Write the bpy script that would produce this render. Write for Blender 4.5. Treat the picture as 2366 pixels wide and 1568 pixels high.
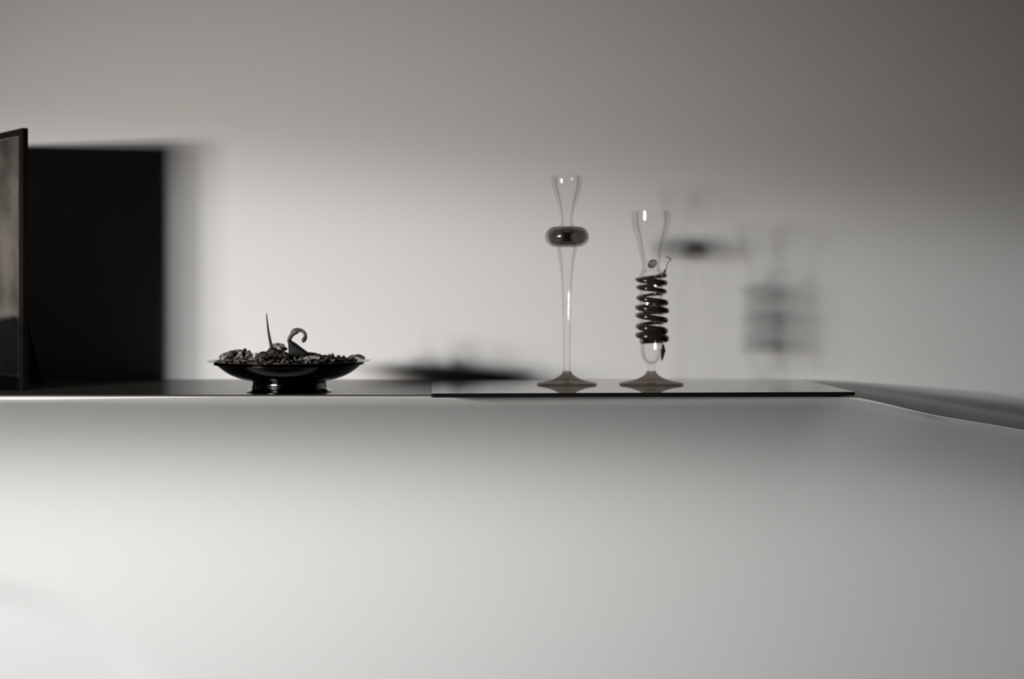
import bpy, bmesh, math, random
from mathutils import Vector, Matrix, noise

for o in list(bpy.data.objects):
    bpy.data.objects.remove(o, do_unlink=True)
scene = bpy.context.scene
COL = scene.collection
PI = math.pi

# ------------------------------------------------------------------ camera
# wall plane is y = 0, ledge top is z = 0, x runs to the right
CAM_D = 2.31            # camera to wall
CAM_H = 0.137           # eye height above the ledge
cam_data = bpy.data.cameras.new('camera')
cam = bpy.data.objects.new('camera', cam_data)
COL.objects.link(cam)
cam.location = (0, -CAM_D, CAM_H)
cam.rotation_euler = (math.radians(90), 0, 0)
cam_data.sensor_width = 36.0
cam_data.lens = 50.0
cam_data.shift_y = -103.0 / 2366.0        # horizon lies above the middle of the picture
cam_data.clip_start = 0.05
cam_data.dof.use_dof = True
cam_data.dof.focus_distance = 1.80
cam_data.dof.aperture_fstop = 2.6
scene.camera = cam

# ------------------------------------------------------------------ light
scene.view_settings.view_transform = 'Standard'
scene.view_settings.look = 'None'
scene.view_settings.gamma = 1.0
scene.view_settings.use_curve_mapping = False
scene.view_settings.exposure = 0.0

world = bpy.data.worlds.new('dim_room')
scene.world = world
world.use_nodes = True
bg = world.node_tree.nodes['Background']
bg.inputs[0].default_value = (1.0, 0.93, 0.86, 1)
bg.inputs[1].default_value = 0.003

LX, LY, LZ = -2.42, -2.70, 0.29
aim = Vector((-0.30, 0.0, 0.06))


def lamp(name, kind, loc, energy, color):
    d = bpy.data.lights.new(name, kind)
    d.energy = energy
    d.color = color
    o = bpy.data.objects.new(name, d)
    o.location = loc
    COL.objects.link(o)
    return o


# daylight from the panes of a small, wide window on the left (two by two panes)
key_dir = (aim - Vector((LX, LY, LZ))).normalized()
key_q = key_dir.to_track_quat('-Z', 'Y')
for i in (-1, 1):
    for j in (-1, 1):
        off = key_q @ Vector((i * 0.235, j * 0.050, 0))
        k = lamp('window_light', 'AREA', Vector((LX, LY, LZ)) + off, 1.0, (1.0, 0.94, 0.88))
        k.data.shape = 'RECTANGLE'
        k.data.size = 0.44
        k.data.spread = math.radians(39)
        k.data.size_y = 0.080
        k.rotation_euler = key_q.to_euler()
# added spots at the window light; their tilted cone leaves the upper wall dimmer
cut = Vector((-0.058, 0.0406, -1.0)).normalized().to_track_quat('-Z', 'Y')
for i in range(4):
    off = key_q @ Vector(((i - 1.5) * 0.22, 0, 0))
    sp = lamp('added_cone_light', 'SPOT', Vector((LX, LY, 0.39)) + Vector((off.x, off.y, -0.058 * off.x)), 82.0, (0.965, 1.0, 1.03))
    sp.data.spot_size = math.radians(180)
    sp.data.spot_blend = 0.035 if i % 2 else 0.30
    sp.data.shadow_soft_size = 0.09
    sp.rotation_euler = cut.to_euler()


# ------------------------------------------------------------------ helpers
def mat(name, color=(0.8, 0.8, 0.8), rough=0.5, metal=0.0, **kw):
    m = bpy.data.materials.new(name)
    m.use_nodes = True
    b = m.node_tree.nodes['Principled BSDF']
    b.inputs['Base Color'].default_value = (*color, 1)
    b.inputs['Roughness'].default_value = rough
    b.inputs['Metallic'].default_value = metal
    for k, v in kw.items():
        b.inputs[k].default_value = v
    return m


def noise_color(m, c1, c2, scale=30, detail=5, lo=0.35, hi=0.65, mapping=None):
    nt = m.node_tree
    b = nt.nodes['Principled BSDF']
    tc = nt.nodes.new('ShaderNodeTexCoord')
    n = nt.nodes.new('ShaderNodeTexNoise')
    n.inputs['Scale'].default_value = scale
    n.inputs['Detail'].default_value = detail
    r = nt.nodes.new('ShaderNodeValToRGB')
    r.color_ramp.elements[0].position = lo
    r.color_ramp.elements[1].position = hi
    r.color_ramp.elements[0].color = (*c1, 1)
    r.color_ramp.elements[1].color = (*c2, 1)
    src = tc.outputs['Object']
    if mapping:
        mp = nt.nodes.new('ShaderNodeMapping')
        mp.inputs['Scale'].default_value = mapping
        nt.links.new(src, mp.inputs['Vector'])
        src = mp.outputs['Vector']
    nt.links.new(src, n.inputs['Vector'])
    nt.links.new(n.outputs['Fac'], r.inputs['Fac'])
    nt.links.new(r.outputs['Color'], b.inputs['Base Color'])
    return n


def bump(m, scale, dist, strength=0.5, detail=4):
    nt = m.node_tree
    b = nt.nodes['Principled BSDF']
    tc = nt.nodes.new('ShaderNodeTexCoord')
    n = nt.nodes.new('ShaderNodeTexNoise')
    n.inputs['Scale'].default_value = scale
    n.inputs['Detail'].default_value = detail
    bp = nt.nodes.new('ShaderNodeBump')
    bp.inputs['Distance'].default_value = dist
    bp.inputs['Strength'].default_value = strength
    nt.links.new(tc.outputs['Object'], n.inputs['Vector'])
    nt.links.new(n.outputs['Fac'], bp.inputs['Height'])
    nt.links.new(bp.outputs['Normal'], b.inputs['Normal'])


def finish(name, bm, m, parent=None, smooth=True, loc=None, recalc=True):
    if recalc:
        bmesh.ops.recalc_face_normals(bm, faces=bm.faces)
    me = bpy.data.meshes.new(name)
    bm.to_mesh(me)
    bm.free()
    if smooth:
        for p in me.polygons:
            p.use_smooth = True
    mats = m if isinstance(m, (list, tuple)) else [m]
    for x in mats:
        me.materials.append(x)
    o = bpy.data.objects.new(name, me)
    COL.objects.link(o)
    if parent:
        o.parent = parent
    if loc:
        o.location = loc
    return o


def thing(name, label, cat, loc, rotz=0.0, group=None):
    o = bpy.data.objects.new(name, None)
    o.empty_display_size = 0.05
    COL.objects.link(o)
    o.location = loc
    o.rotation_euler = (0, 0, rotz)
    o['label'] = label
    o['category'] = cat
    if group:
        o['group'] = group
    return o


def tag(o, label, cat, group=None, kind=None):
    o['label'] = label
    o['category'] = cat
    if group:
        o['group'] = group
    if kind:
        o['kind'] = kind
    return o


def spline(pts, n):
    """Catmull-Rom through pts (tuples of any length), n samples per span."""
    out = []
    P = [pts[0]] + list(pts) + [pts[-1]]
    for i in range(1, len(P) - 2):
        for k in range(n):
            t = k / n
            out.append(tuple(
                0.5 * ((2 * b) + (-a + c) * t + (2 * a - 5 * b + 4 * c - d) * t * t + (-a + 3 * b - 3 * c + d) * t ** 3)
                for a, b, c, d in zip(P[i - 1], P[i], P[i + 1], P[i + 2])))
    out.append(tuple(pts[-1]))
    return out


def lathe(profile, seg=64, closed=False):
    """profile: list of (r, z).  r == 0 ends are poles; closed joins last to first."""
    bm = bmesh.new()
    rings = []
    for r, z in profile:
        if r < 1e-6:
            rings.append([bm.verts.new((0, 0, z))])
        else:
            rings.append([bm.verts.new((r * math.cos(2 * PI * k / seg), r * math.sin(2 * PI * k / seg), z))
                          for k in range(seg)])
    pairs = list(zip(rings[:-1], rings[1:]))
    if closed:
        pairs.append((rings[-1], rings[0]))
    for a, b in pairs:
        for k in range(seg):
            k2 = (k + 1) % seg
            if len(a) == 1 and len(b) == 1:
                continue
            if len(a) == 1:
                bm.faces.new((a[0], b[k2], b[k]))
            elif len(b) == 1:
                bm.faces.new((a[k], a[k2], b[0]))
            else:
                bm.faces.new((a[k], a[k2], b[k2], b[k]))
    return bm


def tube(path, radii, seg=12, bm=None, flat=1.0):
    """swept tube through path with per point radius; flat squashes the section."""
    bm = bm or bmesh.new()
    path = [Vector(p) for p in path]
    if not hasattr(radii, '__len__'):
        radii = [radii] * len(path)
    rings = []
    up = Vector((0, 0, 1))
    t0 = (path[1] - path[0]).normalized()
    side = t0.cross(up)
    if side.length < 0.1:
        side = t0.cross(Vector((0, 1, 0)))
    side.normalize()
    for i, p in enumerate(path):
        if i == 0:
            t = path[1] - path[0]
        elif i == len(path) - 1:
            t = path[-1] - path[-2]
        else:
            t = path[i + 1] - path[i - 1]
        t.normalize()
        side = (side - t * side.dot(t)).normalized()
        nrm = t.cross(side).normalized()
        r = radii[i]
        rings.append([bm.verts.new(p + side * (r * math.cos(2 * PI * k / seg)) + nrm * (r * flat * math.sin(2 * PI * k / seg)))
                      for k in range(seg)])
    for a, b in zip(rings[:-1], rings[1:]):
        for k in range(seg):
            k2 = (k + 1) % seg
            bm.faces.new((a[k], a[k2], b[k2], b[k]))
    bm.faces.new(rings[0][::-1])
    bm.faces.new(rings[-1])
    return bm


def box(bm, x0, x1, y0, y1, z0, z1):
    v = [bm.verts.new((x, y, z)) for z in (z0, z1) for y in (y0, y1) for x in (x0, x1)]
    for f in ((0, 2, 3, 1), (4, 5, 7, 6), (0, 1, 5, 4), (2, 6, 7, 3), (0, 4, 6, 2), (1, 3, 7, 5)):
        bm.faces.new([v[i] for i in f])
    return bm


def bevel(bm, w, seg=3):
    bmesh.ops.bevel(bm, geom=list(bm.edges), offset=w, segments=seg, affect='EDGES', profile=0.5)


# ------------------------------------------------------------------ materials
plaster = mat('white_plaster', (0.79, 0.783, 0.772), 0.75)
bump(plaster, 420, 0.0006, 0.5, 3)
ledge_top_mat = mat('polished_dark_ledge', (0.07, 0.064, 0.058), 0.22, 0.0, **{'Specular IOR Level': 0.06})
pewter = mat('dark_pewter', (0.035, 0.032, 0.03), 0.14, 1.0)
n_ = noise_color(pewter, (0.008, 0.007, 0.006), (0.022, 0.019, 0.017), 22, 4)
pewter_foot = mat('lightened_pewter_foot', (0.075, 0.070, 0.066), 0.12, 1.0)  # colour lightened against the bowl to strengthen the window highlight on the foot
smoke_plate = mat('dark_glass_plate', (0.012, 0.011, 0.010), 0.02)
frame_black = mat('black_frame_lacquer', (0.010, 0.009, 0.008), 0.7, 0.0, **{'Specular IOR Level': 0.03})
frame_face = mat('dark_frame_moulding', (0.02, 0.019, 0.017), 0.45)


def thin_glass(name, tint, edge, rough=0.01):
    """thin-walled clear glass: passes light straight through, mirrors by angle."""
    m = bpy.data.materials.new(name)
    m.use_nodes = True
    nt = m.node_tree
    nt.nodes.clear()
    out = nt.nodes.new('ShaderNodeOutputMaterial')
    mix = nt.nodes.new('ShaderNodeMixShader')
    tr = nt.nodes.new('ShaderNodeBsdfTransparent')
    gl = nt.nodes.new('ShaderNodeBsdfGlossy')
    gl.inputs['Roughness'].default_value = rough
    lw = nt.nodes.new('ShaderNodeMath')
    lw.operation = 'MULTIPLY'
    lw.inputs[1].default_value = 0.26
    fr0 = nt.nodes.new('ShaderNodeFresnel')
    fr0.inputs['IOR'].default_value = 1.45
    nt.links.new(fr0.outputs['Fac'], lw.inputs[0])
    facing = nt.nodes.new('ShaderNodeLayerWeight')
    facing.inputs['Blend'].default_value = 0.25
    cm = nt.nodes.new('ShaderNodeMix')
    cm.data_type = 'RGBA'
    cm.inputs['A'].default_value = (*tint, 1)
    cm.inputs['B'].default_value = (*edge, 1)
    nt.links.new(facing.outputs['Facing'], cm.inputs['Factor'])
    nt.links.new(cm.outputs['Result'], tr.inputs['Color'])
    nt.links.new(lw.outputs['Value'], mix.inputs['Fac'])
    nt.links.new(tr.outputs[0], mix.inputs[1])
    nt.links.new(gl.outputs[0], mix.inputs[2])
    nt.links.new(mix.outputs[0], out.inputs['Surface'])
    return m


clear = thin_glass('clear_thin_glass', (0.995, 0.995, 0.99), (0.985, 0.983, 0.98))
foot_glass = thin_glass('thick_foot_glass', (0.60, 0.56, 0.52), (0.36, 0.32, 0.28))
smoky = mat('smoky_dark_glass', (0.36, 0.335, 0.31), 0.02, 0.0, IOR=1.5)
smoky.node_tree.nodes['Principled BSDF'].inputs['Transmission Weight'].default_value = 1.0
coil_glass = mat('black_glass_thread', (0.03, 0.024, 0.02), 0.05, 0.0, IOR=1.5)
coil_glass.node_tree.nodes['Principled BSDF'].inputs['Transmission Weight'].default_value = 0.15

# ------------------------------------------------------------------ the setting
FRONT = -0.298


def drop(x):
    t = max(0.0, (x - 0.44) / 0.28)
    return -0.040 * t ** 1.25


# upper wall, a slab with depth, running behind and below the ledge
bm = bmesh.new()
box(bm, -2.2, 2.4, 0.0, 0.12, -1.0, 1.6)
w = finish('wall_back', bm, plaster, smooth=False)
w['kind'] = 'structure'

# chimney breast below the ledge: nose, hollow cove, then an upright face
prof = []
for a in range(0, 8):                     # rounded nose
    th = math.radians(90 - a * 20.5)
    prof.append((-0.3605 - 0.0028 * math.cos(th), -0.0048 + 0.0028 * math.sin(th)))
y, z = prof[-1]
N = 60
for k in range(1, N + 1):
    s = k / N
    dz = 0.36 / N
    th = math.radians(73) * math.exp(-((s * 0.36) / 0.165) ** 2)
    y += math.tan(th) * dz
    z -= dz
    prof.append((y, z))
yb = y
for k in range(1, 44):
    prof.append((yb, z - 0.015 * k))
bm = bmesh.new()
xs = [-1.3 + 0.025 * i for i in range(105)]
cols = []
for x in xs:
    d = drop(x)
    tt = max(0.0, min(1.0, (x - 0.44) / 0.16))
    tt = tt * tt * (3 - 2 * tt)
    lift = 0.003 if x > 0.452 else 0.0
    col_ = []
    for yy in (0.0, -0.005, -0.01, -0.015, -0.02, -0.03, -0.04, -0.06, -0.08, -0.10, -0.13, -0.20, -0.27, -0.32, -0.345, -0.3605):
        col_.append(bm.verts.new((x, yy, 0.030 * max(0.0, min(1.0, (x - 0.44) / 0.34)) * max(0.0, 1 + yy / 0.075) ** 4 - 0.003 + lift * (1 - tt * .5) + d - tt * 0.010 * (yy / 0.36) ** 2 + 0.0008 * (1 - tt) * (yy < -0.36))))
    for q_, (py, pz) in enumerate(prof):
        f = max(0.0, 1 + pz / 0.35)
        if q_ < 8:
            wn = max(0.0, min(1.0, (x + 0.64) / 0.24))      # nose flattened towards the right so no bright lit strip shows there
            py = -0.3605 + (py + 0.3605) * (1 - 0.96 * wn)
            pz = pz + (-0.0026 - pz) * 0.97 * wn
            pz = pz - tt * 0.010
        else:
            pz = pz - tt * 0.010 * max(0.0, 1 + pz / 0.12)
        # very shallow swelling of the breast, like the hood of an arched hearth
        sw = 0.0
        if pz < -0.20:
            ex = (x + 0.86) / 0.30
            rr = math.sqrt(ex * ex + ((pz + 0.60) / 0.27) ** 2)
            q = max(0.0, min(1.0, (1.12 - rr) / 0.24))
            sw = -0.018 * q * q * (3 - 2 * q)
        col_.append(bm.verts.new((x, py - 0.0 - sw * 0.6, pz + d * f)))
    cols.append(col_)
for a, b in zip(cols[:-1], cols[1:]):
    for k in range(len(a) - 1):
        bm.faces.new((a[k], b[k], b[k + 1], a[k + 1]))
# close the body at the back and the ends
bot0 = [bm.verts.new((x, 0.0, -1.0)) for x in xs]
for i in range(len(xs) - 1):
    bm.faces.new((cols[i][-1], cols[i + 1][-1], bot0[i + 1], bot0[i]))
bm.faces.new(cols[0] + [bot0[0]])
bm.faces.new((cols[-1] + [bot0[-1]])[::-1])
w = finish('wall_front', bm, plaster)
w.data.set_sharp_from_angle(angle=math.radians(50))
w['kind'] = 'structure'

# polished ledge top: a thin slab lying on the breast
bm = bmesh.new()
xs2 = [x for x in xs if x <= 0.451]
ca = []
for x in xs2:
    d = drop(x)
    ca.append([bm.verts.new((x, -0.0005, d)), bm.verts.new((x, -0.358, d)), bm.verts.new((x, -0.3595, d - 0.0008)),
               bm.verts.new((x, -0.3595, d - 0.0020)), bm.verts.new((x, -0.0005, d - 0.0022))])
for a, b in zip(ca[:-1], ca[1:]):
    for k in range(5):
        k2 = (k + 1) % 5
        bm.faces.new((a[k], b[k], b[k2], a[k2]))
bm.faces.new(ca[0])
bm.faces.new(ca[-1][::-1])
o = finish('trim_1', bm, ledge_top_mat, smooth=False)
o['kind'] = 'structure'

# ------------------------------------------------------------------ standing picture frame
FH, FW = 0.378, 0.36
FT = 0.0088
u = Vector((-0.653, 0.757, 0))           # along the frame towards the wall
fo = Vector(((52 - 1183) * 2.05 / 3286, -CAM_D + 2.05, 0))
ang = math.atan2(u.y, u.x)
FW = 0.285
fr = thing('picture_frame', 'tall dark picture frame standing angled on the ledge at the left edge', 'picture frame',
           (fo.x, fo.y, 0), ang)
# local x runs along u, local y is normal: facing side is +y or -y ?
nl = Vector((-0.757, -0.653, 0))         # facing the camera side
loc_y = Vector((-math.sin(ang), math.cos(ang), 0))
sg = 1 if loc_y.dot(nl) > 0 else -1      # local y sign of the picture side
B = 0.0155


def fbar(x0, x1, z0, z1, name='frame_rail'):
    b = bmesh.new()
    ya, yb_ = sorted((0.0, -sg * FT))
    box(b, x0, x1, ya, yb_, z0, z1)
    bevel(b, 0.0012, 2)
    return finish(name, b, frame_black, fr, smooth=False)


fbar(0, B, 0, FH, 'frame_stile')
fbar(FW - B, FW, 0, FH, 'frame_stile')
fbar(B, FW - B, FH - 0.010, FH)
fbar(B, FW - B, 0, 0.018)
# inner slip
slip = bmesh.new()
ya, yb_ = sorted((-sg * 0.0012, -sg * 0.0045))
for r in ((B, B + 0.0035, 0.018, FH - 0.010), (FW - B - 0.0035, FW - B, 0.018, FH - 0.010),
          (B + 0.0035, FW - B - 0.0035, 0.018, 0.0215), (B + 0.0035, FW - B - 0.0035, FH - 0.0125, FH - 0.010)):
    box(slip, r[0], r[1], ya, yb_, r[2], r[3])
slip_m = mat('worn_grey_slip', (0.10, 0.09, 0.08), 0.6, 0.0, **{'Specular IOR Level': 0.1})
finish('inner_slip', slip, slip_m, fr, smooth=False)
print_m = mat('faded_grey_print', (0.10, 0.09, 0.08), 0.7, 0.0, **{'Specular IOR Level': 0.08})
noise_color(print_m, (0.040, 0.034, 0.030), (0.125, 0.112, 0.098), 9, 6, 0.36, 0.62, (1.0, 1.0, 1.3))
pb = bmesh.new()
ya, yb_ = sorted((-sg * 0.0035, -sg * 0.0055))
box(pb, B + 0.001, FW - B - 0.001, ya, yb_, 0.016, FH - 0.008)
finish('print', pb, print_m, fr, smooth=False)
bb = bmesh.new()
ya, yb_ = sorted((-sg * 0.0057, -sg * 0.0080))
box(bb, B + 0.001, FW - B - 0.001, ya, yb_, 0.016, FH - 0.008)
finish('backing_board', bb, mat('brown_backing_board', (0.05, 0.04, 0.03), 0.8), fr, smooth=False)

# hinged strut behind the frame
es = bmesh.new()
v0 = [es.verts.new((x, -sg * (FT + a), z)) for (x, a, z) in
      ((0.125, 0.0005, 0.27), (0.160, 0.0005, 0.27), (0.160, 0.0035, 0.272), (0.125, 0.0035, 0.272))]
v1 = [es.verts.new((x, -sg * (FT + a), z)) for (x, a, z) in
      ((0.115, 0.066, 0.0005), (0.170, 0.066, 0.0005), (0.170, 0.070, 0.0005), (0.115, 0.070, 0.0005))]
for k in range(4):
    k2 = (k + 1) % 4
    es.faces.new((v0[k], v0[k2], v1[k2], v1[k]))
es.faces.new(v0[::-1])
es.faces.new(v1)
finish('easel_strut', es, frame_black, fr, smooth=False)

# dark domed box added out of view, it shades the frame's foot
bx = thing('unseen_shade_box', 'dark domed wooden box added out of view to shade the foot of the picture frame', 'box',
           (-0.925, -0.305, 0.0))
walnut = mat('dark_walnut', (0.03, 0.022, 0.016), 0.4)
noise_color(walnut, (0.016, 0.012, 0.009), (0.05, 0.036, 0.026), 40, 4, mapping=(0.2, 1, 1))
b = bmesh.new()
box(b, -0.15, 0.15, -0.045, 0.03, 0.0, 0.090)
bevel(b, 0.003, 2)
finish('box_body', b, walnut, bx, smooth=False)
b = bmesh.new()
sec = [(-0.0475, 0.0905), (-0.0475, 0.0960)] + \
      [(-0.0075 - 0.040 * math.cos(PI * k / 10), 0.0960 + 0.018 * math.sin(PI * k / 10)) for k in range(11)] + [(0.0325, 0.0905)]
l0 = [b.verts.new((-0.152, p[0], p[1])) for p in sec]
l1 = [b.verts.new((0.152, p[0], p[1])) for p in sec]
for k in range(len(sec)):
    k2 = (k + 1) % len(sec)
    b.faces.new((l0[k], l0[k2], l1[k2], l1[k]))
b.faces.new(l0[::-1])
b.faces.new(l1)
finish('box_lid', b, walnut, bx, smooth=False)

# ------------------------------------------------------------------ pedestal bowl
SB = 2.02 / 3286.0
BC = Vector(((669 - 1183) * SB, -CAM_D + 2.02, 0))
bowl = thing('pedestal_bowl', 'dark metal pedestal bowl holding dried flowers and pods on the ledge', 'bowl', BC)


def zz(py, S=SB):
    return CAM_H - (py - 681) * S


out_p = [(0.0, zz(877)), (60 * SB, zz(878.5)), (88 * SB, zz(878)), (107 * SB, zz(874.5)), (124 * SB, zz(869)), (139 * SB, zz(862)),
         (152 * SB, zz(853)), (163 * SB, zz(844)), (171 * SB, zz(837.5)), (177 * SB, zz(834.5)), (185.5 * SB, zz(833.2)),
         (186.5 * SB, zz(832.4)), (185 * SB, zz(832.2)), (178 * SB, zz(833.8)), (168 * SB, zz(838)), (158 * SB, zz(842)),
         (146 * SB, zz(851)), (130 * SB, zz(860)), (100 * SB, zz(868.5)), (60 * SB, zz(872)), (0.0, zz(873))]
finish('bowl_body', lathe(spline(out_p, 3)[0:], 128), pewter, bowl)
foot_p = [(0.0, 0.0), (97 * SB, 0.0), (98 * SB, 0.0008), (94.5 * SB, 0.0022), (89.5 * SB, 0.0038), (86.4 * SB, 0.0056), (85.2 * SB, 0.0092),
          (84.3 * SB, 0.0128), (85.5 * SB, 0.0143), (89 * SB, zz(877.6)), (0.0, zz(877.6))]
finish('pedestal_foot', lathe(spline(foot_p[1:-1], 4) and [foot_p[0]] + spline(foot_p[1:-1], 4) + [foot_p[-1]], 128),
       pewter_foot, bowl)
# a raised bead under the rim
bead = [(170.5 * SB + 0.0012 * math.cos(a), zz(839.5) + 0.0012 * math.sin(a)) for a in [2 * PI * k / 10 for k in range(10)]]
finish('rim_bead', lathe(bead, 128, closed=True), pewter, bowl)


# ------------------------------------------------------------------ contents of the bowl
def P(px, py, D=2.02):
    s = D / 3286.0
    return Vector(((px - 1183) * s, -CAM_D + D, CAM_H - (py - 681) * s))


rnd = random.Random(7)
dry_dark = mat('dried_dark_leaf', (0.03, 0.024, 0.018), 0.7)
noise_color(dry_dark, (0.006, 0.005, 0.004), (0.030, 0.025, 0.020), 180, 4)
dry_mid = mat('dried_brown_petal', (0.16, 0.13, 0.11), 0.75)
noise_color(dry_mid, (0.022, 0.018, 0.015), (0.16, 0.135, 0.115), 140, 4)
dry_pale = mat('dried_pale_petal', (0.4, 0.37, 0.33), 0.75)
noise_color(dry_pale, (0.05, 0.043, 0.037), (0.36, 0.33, 0.30), 120, 4)


def leaf_bm(L, W, curl, cup, seed, n=14, m=7, thick=0.0007, bm=None, M=None):
    """a dried leaf or petal with thickness: length L along x, curling up by curl radians."""
    r = random.Random(seed)
    bm = bm or bmesh.new()
    M = M or Matrix()
    top, botm = [], []
    for i in range(n + 1):
        t = i / n
        wdt = W * (math.sin(PI * min(1, 0.06 + t * 0.94)) ** 0.7) * (1 + 0.12 * math.sin(9 * t + seed))
        if abs(curl) > 1e-3:
            R = L / curl
            cx, cz = R * math.sin(curl * t), R * (1 - math.cos(curl * t))
        else:
            cx, cz = L * t, 0
        a = curl * t
        rt, rb = [], []
        for j in range(m + 1):
            s = j / m * 2 - 1
            h = cup * s * s * W + 0.06 * W * math.sin(5 * s + 7 * t + seed)
            p = Vector((cx - math.sin(a) * h, s * wdt * 0.5, cz + math.cos(a) * h))
            nrm = Vector((-math.sin(a), 0, math.cos(a)))
            rt.append(bm.verts.new(M @ (p + nrm * thick / 2)))
            rb.append(bm.verts.new(M @ (p - nrm * thick / 2)))
        top.append(rt)
        botm.append(rb)
    for i in range(n):
        for j in range(m):
            bm.faces.new((top[i][j], top[i + 1][j], top[i + 1][j + 1], top[i][j + 1]))
            bm.faces.new((botm[i][j], botm[i][j + 1], botm[i + 1][j + 1], botm[i + 1][j]))
        bm.faces.new((top[i][0], botm[i][0], botm[i + 1][0], top[i + 1][0]))
        bm.faces.new((top[i][m], top[i + 1][m], botm[i + 1][m], botm[i][m]))
    for j in range(m):
        bm.faces.new((top[0][j], top[0][j + 1], botm[0][j + 1], botm[0][j]))
        bm.faces.new((top[n][j], botm[n][j], botm[n][j + 1], top[n][j + 1]))
    return bm


# bed of loose petals filling the bowl: uncountable
bm = bmesh.new()
for i in range(620):
    a = rnd.uniform(0, 2 * PI)
    r = 0.094 * math.sqrt(rnd.random())
    hz = 0.0415 + 0.0040 * (1 - (r / 0.095) ** 2) + rnd.uniform(-0.002, 0.0018)
    M = Matrix.Translation((BC.x + r * math.cos(a), BC.y + r * math.sin(a), hz)) @ \
        Matrix.Rotation(rnd.uniform(0, 2 * PI), 4, 'Z') @ Matrix.Rotation(rnd.uniform(-0.5, 0.5), 4, 'Y') @ \
        Matrix.Rotation(rnd.uniform(-0.5, 0.5), 4, 'X')
    leaf_bm(rnd.uniform(0.008, 0.015), rnd.uniform(0.005, 0.009), rnd.uniform(-0.8, 1.2), 0.2, i, 4, 3, 0.0005, bm, M)
mound = []
for (r, z_) in ((0.0, 0.0415), (0.04, 0.0405), (0.08, 0.038), (0.094, 0.0362), (0.092, 0.0345), (0.06, 0.030), (0.0, 0.028)):
    mound.append((r, z_))
bm2 = lathe(mound, 48)
bmesh.ops.translate(bm2, verts=bm2.verts, vec=(BC.x, BC.y, 0))
tmp = bpy.data.meshes.new('tmp')
bm2.to_mesh(tmp)
bm2.free()
bm.from_mesh(tmp)
bpy.data.meshes.remove(tmp)
o = finish('potpourri', bm, dry_mid)
tag(o, 'bed of loose dried brown petals filling the pedestal bowl', 'potpourri', kind='stuff')


def free_obj(name, bm, m, label, cat, origin, group=None):
    for v in bm.verts:
        v.co -= origin
    o = finish(name, bm, m, loc=origin)
    return tag(o, label, cat, group)


# fir cone lying at the left
def cone_obj(c, L, R, rot, label):
    root = thing('fir_cone', label, 'fir cone', c)
    M0 = Matrix.Rotation(rot, 4, 'Z') @ Matrix.Rotation(math.radians(84), 4, 'Y')
    core = bmesh.new()
    pr = [(0, -L / 2)] + [(R * 0.62 * math.sin(PI * (0.06 + 0.90 * k / 9)) ** 0.8, -L / 2 + L * k / 9) for k in range(10)] + [(0, L / 2 * 1.02)]
    core.free()
    core = lathe(pr, 20)
    bmesh.ops.transform(core, matrix=M0, verts=core.verts)
    finish('core', core, dry_dark, root)
    sc = bmesh.new()
    n = 64
    for i in range(n):
        t = (i + 0.5) / n
        a = i * 2.39996
        rr = R * 0.55 * math.sin(PI * (0.08 + 0.84 * t)) ** 0.7
        M = M0 @ Matrix.Rotation(a, 4, 'Z') @ Matrix.Translation((rr, 0, -L / 2 + L * t)) @ \
            Matrix.Rotation(math.radians(-52), 4, 'Y')
        leaf_bm(R * 0.62, R * 0.52, 0.7, 0.25, i, 5, 4, 0.0008, sc, M)
    finish('scales', sc, dry_pale, root)
    return root


cone_obj(P(540, 822, 2.00), 0.040, 0.0115, math.radians(8), 'pale scaly cone lying at the left side of the bowl')

# dark leaf scrap leaning beside the cone
M = Matrix.Translation(P(562, 824, 1.985)) @ Matrix.Rotation(math.radians(-58), 4, 'Y')
free_obj('dried_leaf', leaf_bm(0.0125, 0.012, 0.5, 0.2, 3, M=M), dry_dark,
         'small dark leaf scrap leaning on the right end of the pale cone', 'dried leaf', P(562, 824, 1.985))

# slender twig standing upright
pts = [P(632, 822, 2.01), P(627, 800, 2.01), P(621, 770, 2.01), P(617.5, 742, 2.01), P(616, 724, 2.01)]
pts = [Vector(p) for p in spline([tuple(p) for p in pts], 6)]
rad = [0.0032 * (1 - 0.80 * (i / (len(pts) - 1)) ** 0.8) for i in range(len(pts))]
free_obj('twig', tube(pts, rad, 8), dry_dark, 'slender pointed twig standing upright in the pedestal bowl', 'twig', pts[0])

# lumpy dark berries in the middle
def lump(c, rx, ry, rz, seed, m, name, label, cat, group=None, amp=0.35, fr_=2.2):
    bm = bmesh.new()
    bmesh.ops.create_icosphere(bm, subdivisions=4, radius=1.0)
    for v in bm.verts:
        p = v.co.normalized()
        d = 1 + amp * noise.noise(p * fr_ + Vector((seed * 3.1, 0, 0))) + amp * 0.5 * noise.noise(p * fr_ * 3 + Vector((0, seed, 0)))
        v.co = Vector((p.x * rx * d, p.y * ry * d, p.z * rz * d)) + c
    return free_obj(name, bm, m, label, cat, c, group)


lump(P(608, 822, 2.0), 0.0085, 0.008, 0.0060, 1, dry_dark, 'dried_berry', 'small dark wrinkled berry left of the twig foot', 'dried berry')
lump(P(632, 818, 2.0), 0.0105, 0.009, 0.0085, 2, dry_dark, 'dried_berry', 'dark wrinkled berry at the foot of the twig', 'dried berry')
lump(P(656, 822, 2.0), 0.0090, 0.008, 0.0055, 3, dry_dark, 'dried_berry', 'low dark berry between the twig and the curled pod', 'dried berry')
lump(P(642, 806, 2.04), 0.0110, 0.008, 0.0080, 4, dry_pale, 'dried_flower', 'pale fluffy dried flower head behind the dark berries', 'dried flower', amp=0.5, fr_=4)

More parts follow.
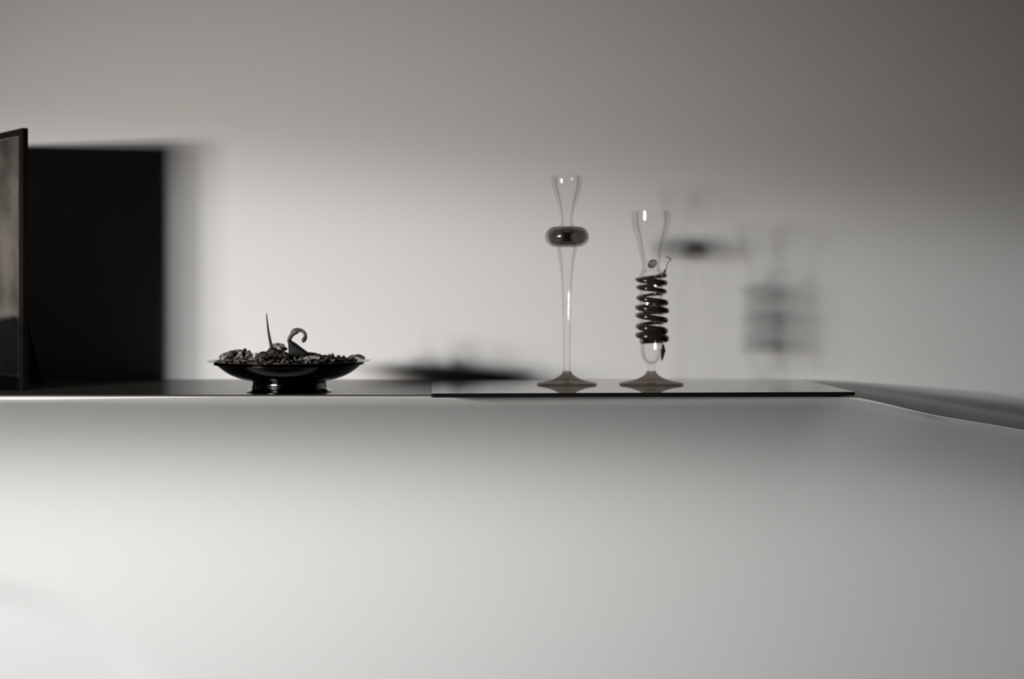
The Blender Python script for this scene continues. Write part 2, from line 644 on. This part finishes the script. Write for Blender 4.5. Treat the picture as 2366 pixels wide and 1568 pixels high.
# black pod with a curled tendril
pod = thing('curled_pod', 'dark wedge shaped seed pod with a curled tendril on top', 'seed pod', P(685, 822, 2.0))
o0 = P(685, 822, 2.0)
loop = [(667, 782), (672, 786), (684, 793), (697, 803), (712, 814), (716, 820), (690, 824), (668, 822), (667, 808), (666, 795)]
loop = spline([(a, c) for a, c in loop] + [loop[0]], 4)[:-1]
bm = bmesh.new()
cols_ = []
for yy, sc_ in ((-0.0085, 0.45), (-0.006, 0.8), (-0.002, 1.0), (0.003, 1.0), (0.007, 0.75), (0.009, 0.4)):
    ring = []
    cx = sum(p[0] for p in loop) / len(loop)
    cy = sum(p[1] for p in loop) / len(loop)
    for (a, c) in loop:
        q = P(cx + (a - cx) * sc_, cy + (c - cy) * sc_, 2.0)
        ring.append(bm.verts.new((q.x - o0.x, q.y - o0.y + yy, q.z - o0.z)))
    cols_.append(ring)
for a, b in zip(cols_[:-1], cols_[1:]):
    for k in range(len(a)):
        k2 = (k + 1) % len(a)
        bm.faces.new((a[k], a[k2], b[k2], b[k]))
bm.faces.new(cols_[0][::-1])
bm.faces.new(cols_[-1])
finish('pod_body', bm, mat('black_pod', (0.004, 0.0035, 0.003), 0.8), pod)
curl = [(668, 790), (669, 782), (673, 774), (679, 767), (688, 763), (697, 764), (704, 770), (706, 778), (702, 786), (699, 788)]
cp = [P(a, c, 2.0) - o0 + Vector((0, 0.004 * math.sin(i * 0.5), 0)) for i, (a, c) in enumerate(curl)]
cp = [Vector(p) for p in spline([tuple(p) for p in cp], 5)]
rad = []
for i in range(len(cp)):
    t = i / (len(cp) - 1)
    rad.append(0.0036 * (0.9 + 0.55 * math.exp(-((t - 0.36) / 0.1) ** 2) - 0.35 * t + 0.35 * math.exp(-((t - 0.86) / 0.09) ** 2)))
finish('tendril', tube(cp, rad, 10), dry_mid, pod)

# ribbed pale shell-like husk sloping down on the right
def husk(a, b, ra, rb, m, name, label, cat, seed=0, flat=0.7):
    A, Bv = Vector(a), Vector(b)
    pts = [A.lerp(Bv, i / 14) + Vector((0, 0, 0.0015 * math.sin(PI * i / 14))) for i in range(15)]
    rad = [(ra + (rb - ra) * i / 14) * max(0.18, math.sin(PI * (0.08 + 0.86 * i / 14)) ** 0.6) * (1 + 0.08 * math.sin(i * 2.3 + seed)) for i in range(15)]
    return free_obj(name, tube(pts, rad, 16, flat=flat), m, label, cat, A)


husk(P(694, 833, 1.985), P(752, 828, 1.985), 0.0075, 0.0050, dry_pale, 'seed_husk',
     'pale ribbed husk lying in front of the dark pod', 'seed husk', 1)
husk(P(704, 818, 2.01), P(764, 832, 2.01), 0.0075, 0.0040, dry_mid, 'seed_husk',
     'brown husk sloping down to the right of the dark pod', 'seed husk', 2)
lump(P(736, 827, 1.99), 0.0080, 0.006, 0.0050, 8, dry_dark, 'dried_berry', 'dark round berry right of the pale husk', 'dried berry')
lump(P(781, 834, 2.0), 0.0150, 0.012, 0.0035, 9, dry_dark, 'dried_flower', 'flat dark dried flower near the right rim of the bowl', 'dried flower')
# little winged pod by the right rim
M = Matrix.Translation(P(806, 829, 1.995)) @ Matrix.Rotation(math.radians(-26), 4, 'Y')
free_obj('dried_leaf', leaf_bm(0.0225, 0.013, -0.95, 0.25, 11, M=M), dry_mid,
         'small arched brown leaf resting on the right rim of the bowl', 'dried leaf', P(806, 829, 1.995))
M = Matrix.Translation(P(575, 834, 1.96)) @ Matrix.Rotation(math.radians(-6), 4, 'Y')
free_obj('dried_leaf', leaf_bm(0.030, 0.014, 0.3, 0.2, 12, M=M), dry_mid,
         'flat brown leaf lying in front of the berries', 'dried leaf', P(575, 834, 1.96))
M = Matrix.Translation(P(512, 833, 1.99)) @ Matrix.Rotation(math.radians(-14), 4, 'Y')
free_obj('dried_leaf', leaf_bm(0.022, 0.015, 0.5, 0.3, 13, M=M), dry_pale,
         'pale cupped leaf below the left end of the cone', 'dried leaf', P(512, 833, 1.99))

# ------------------------------------------------------------------ dark glass plate (tray)
PA = math.radians(3.2)
ptray = Vector((0.466, -CAM_D + 1.925, 0.0))    # front right corner
PWD, PDP, PT = 0.575, 0.290, 0.0055
bm = bmesh.new()
seg = 6
rc = 0.006
for (sx, sy, cx, cy) in ():
    pass
outl = []
for (cx, cy, a0) in ((-rc, rc, -90), (-rc, PDP - rc, 0), (-PWD + rc, PDP - rc, 90), (-PWD + rc, rc, 180)):
    for k in range(seg + 1):
        a = math.radians(a0 + 90 * k / seg)
        outl.append((cx + rc * math.cos(a), cy + rc * math.sin(a)))
rings = []
for (ins, zv) in ((0.0008, 0.0), (0.0, 0.0008), (0.0, PT - 0.0008), (0.0008, PT)):
    ring = []
    for (x, y) in outl:
        cx, cy = -PWD / 2, PDP / 2
        ring.append(bm.verts.new((cx + (x - cx) * (1 - ins / 0.28), cy + (y - cy) * (1 - ins / 0.14), zv)))
    rings.append(ring)
for a, b in zip(rings[:-1], rings[1:]):
    for k in range(len(a)):
        k2 = (k + 1) % len(a)
        bm.faces.new((a[k], a[k2], b[k2], b[k]))
bm.faces.new(rings[0][::-1])
bm.faces.new(rings[-1])
tr = finish('glass_tray', bm, smoke_plate, smooth=False, loc=(ptray.x, ptray.y, 0.0003))
tr.rotation_euler = (0, 0, PA)
tag(tr, 'flat rectangular dark glass tray under the two glass candlesticks', 'tray')
TZ = PT + 0.0005

# ------------------------------------------------------------------ glass candlesticks
SG = 2.08 / 3286.0
GY = -CAM_D + 2.08


def gz(py):
    return CAM_H - (py - 681) * SG - TZ


def shell(pts, th, n=5):
    """outer profile (r px, py) top to bottom -> closed thin double wall"""
    o_ = spline([(r * SG, gz(p)) for r, p in pts], n)
    inner = []
    for i, (r, z_) in enumerate(o_):
        a = o_[max(0, i - 1)]
        b = o_[min(len(o_) - 1, i + 1)]
        tx, tz = b[0] - a[0], b[1] - a[1]
        L = math.hypot(tx, tz) or 1
        nx, nz = tz / L, -tx / L
        if nx > 0:
            nx, nz = -nx, -nz
        inner.append((max(0.0004, r + nx * th), z_ + nz * th * 0.6))
    return o_ + inner[::-1]


# tall one
c1 = thing('glass_candlestick', 'taller clear glass candlestick with one thick dark ring below its cup', 'candlestick',
           ((1310 - 1183) * SG, GY, TZ + 0.0002), group=None)
finish('cup', lathe(shell([(35.6, 406), (36, 414), (35.4, 428), (33.5, 438), (28.5, 452), (21, 474), (15, 498), (14, 512), (18, 524)], 0.0013), 64, closed=True), clear, c1)
finish('stem', lathe(shell([(26, 566), (24.5, 576), (20, 597), (15.5, 630), (12.8, 670), (11, 730), (9.8, 790), (9.2, 840), (9.6, 858)], 0.0014), 48, closed=True), clear, c1)
# solid ring: pinched doughnut section
ring = []
for k in range(40):
    a = 2 * PI * k / 40
    rr = 27.5 + 23.5 * math.cos(a)
    hh = 23.5 * math.sin(a)
    # slightly flattened top and dished bottom
    ring.append((max(5.0, rr) * SG, gz(547.5) + hh * SG * (1.0 if hh > 0 else 0.98)))
rb_ = lathe(ring, 72, closed=True)
rin = []
for k in range(40):
    a = -2 * PI * k / 40
    rin.append((max(6.0, 27.5 + 17.5 * math.cos(a)) * SG, gz(547.5) + 17.0 * math.sin(a) * SG))
rc_ = lathe(rin, 72, closed=True)
bmesh.ops.recalc_face_normals(rb_, faces=rb_.faces)
bmesh.ops.recalc_face_normals(rc_, faces=rc_.faces)
bmesh.ops.reverse_faces(rc_, faces=rc_.faces)
tmp = bpy.data.meshes.new('tmp')
rc_.to_mesh(tmp)
rc_.free()
rb_.from_mesh(tmp)
bpy.data.meshes.remove(tmp)
finish('ring', rb_, smoky, c1, recalc=False)['label'] = 'thick dark smoky glass ring'


def foot(h0, hw, root, base):
    pr = [(0.0, 0.0), (hw * 0.96 * SG, 0.0), (hw * SG, 0.0007), (hw * 0.985 * SG, 0.0016)]
    pr += spline([(hw * 0.93 * SG, 0.0024), (hw * 0.66 * SG, 0.0048), (hw * 0.38 * SG, 0.0092), (hw * 0.20 * SG, 0.0145), (h0 * SG, base)], 4)
    pr += [(0.0, base)]
    finish('foot', lathe(pr, 72), foot_glass, root)


foot(9.0, 70, c1, gz(857.5))

# shorter one
c2 = thing('glass_candlestick', 'shorter clear glass candlestick with a dark glass spiral wound around its body', 'candlestick',
           ((1505 - 1183) * SG, GY, TZ + 0.0002))
finish('cup', lathe(shell([(46, 488), (45.8, 500), (45.2, 516), (42.5, 528), (37, 547), (30, 575), (24, 600), (21.5, 614), (23, 622)], 0.0013), 64, closed=True), clear, c2)
finish('body', lathe(shell([(22.5, 623), (27, 632), (28.5, 645), (28, 680), (28.5, 720), (28, 770), (26.5, 800), (25, 815), (20, 830), (12, 839), (4, 842), (0.8, 842.5)], 0.0012), 64, closed=True), clear, c2)
finish('stem', lathe([(0.0, gz(842.9)), (9 * SG, gz(842.9)), (10 * SG, gz(846)), (7.5 * SG, gz(850)), (8 * SG, gz(853)), (10 * SG, gz(856.9)), (0.0, gz(856.9))], 48), clear, c2)
foot(10.0, 75, c2, gz(857.2))
# the spiral: turns read from the photograph, front strands slope down to the right
RH = 32.5
turns = 7.3
hp, hr = [], []
NN = 520
for i in range(NN + 1):
    t = i / NN
    a = math.radians(20) + 2 * PI * turns * t
    py = 634 + (792 - 634) * t + 2.2 * math.sin(5.3 * t * PI + 1)
    jit = 1 + 0.045 * math.sin(11 * t + 2) + 0.02 * math.sin(37 * t)
    hp.append((RH * SG * jit * math.cos(a), RH * SG * jit * math.sin(a) * 1.0, gz(py)))
    r = 4.9 + 2.4 * t + 0.7 * math.sin(2 * a) + 0.6 * math.sin(17 * t)
    if t > 0.93:
        r += 3.2 * math.sin(PI * (t - 0.93) / 0.14)
    hr.append(r * SG * (0.95 + 0.27 * math.cos(a + math.radians(50))))
# tapering tail running down at the right
a_end = math.radians(20) + 2 * PI * turns
last = hp[-1]
finish('spiral', tube(hp, hr, 14), coil_glass, c2)['label'] = 'black glass thread spiral'
tail = [(24, -16, 795), (25, -18, 803), (24, -19, 812), (23, -19, 822), (21.5, -19, 832)]
tp = [(x * SG, y_ * SG, gz(p)) for x, y_, p in tail]
tp = spline(tp, 4)
tp = [(x, y_ - 0.003, z_) for x, y_, z_ in tp]
tr_ = [SG * r for r in [4.6 - 0.3 * abs(i - 6) ** 1.05 if i < 6 else 6.4 * (1 - (i - 6) / (len(tp) - 5.6)) ** 0.8 for i in range(len(tp))]]
tr_ = [max(0.0004, r) for r in tr_]
finish('spiral_tail', tube(tp, tr_, 10), coil_glass, c2)
# curl at the top of the spiral and a small dark prunt
top = [(27, -18, 634), (30, -12, 627), (34, -6, 620), (36, -2, 612), (40, 0, 605), (44, -3, 600), (40, -6, 595.5), (33, -6, 594)]
top = spline([(x * SG, y_ * SG, gz(p)) for x, y_, p in top], 5)
trr = [SG * (5.6 - 4.3 * min(1, i / 10)) if i < 10 else SG * (1.2 + 0.9 * math.exp(-((i - 26) / 4) ** 2)) for i in range(len(top))]
finish('top_curl', tube(top, trr, 8), smoky, c2)
bm = bmesh.new()
bmesh.ops.create_icosphere(bm, subdivisions=3, radius=1.0)
for v in bm.verts:
    p = v.co.copy()
    v.co = Vector((p.x * 11 * SG + 0.0, p.y * 5 * SG - 23 * SG, gz(610) + p.z * 10 * SG + p.x * 2.5 * SG))
finish('prunt', bm, smoky, c2)
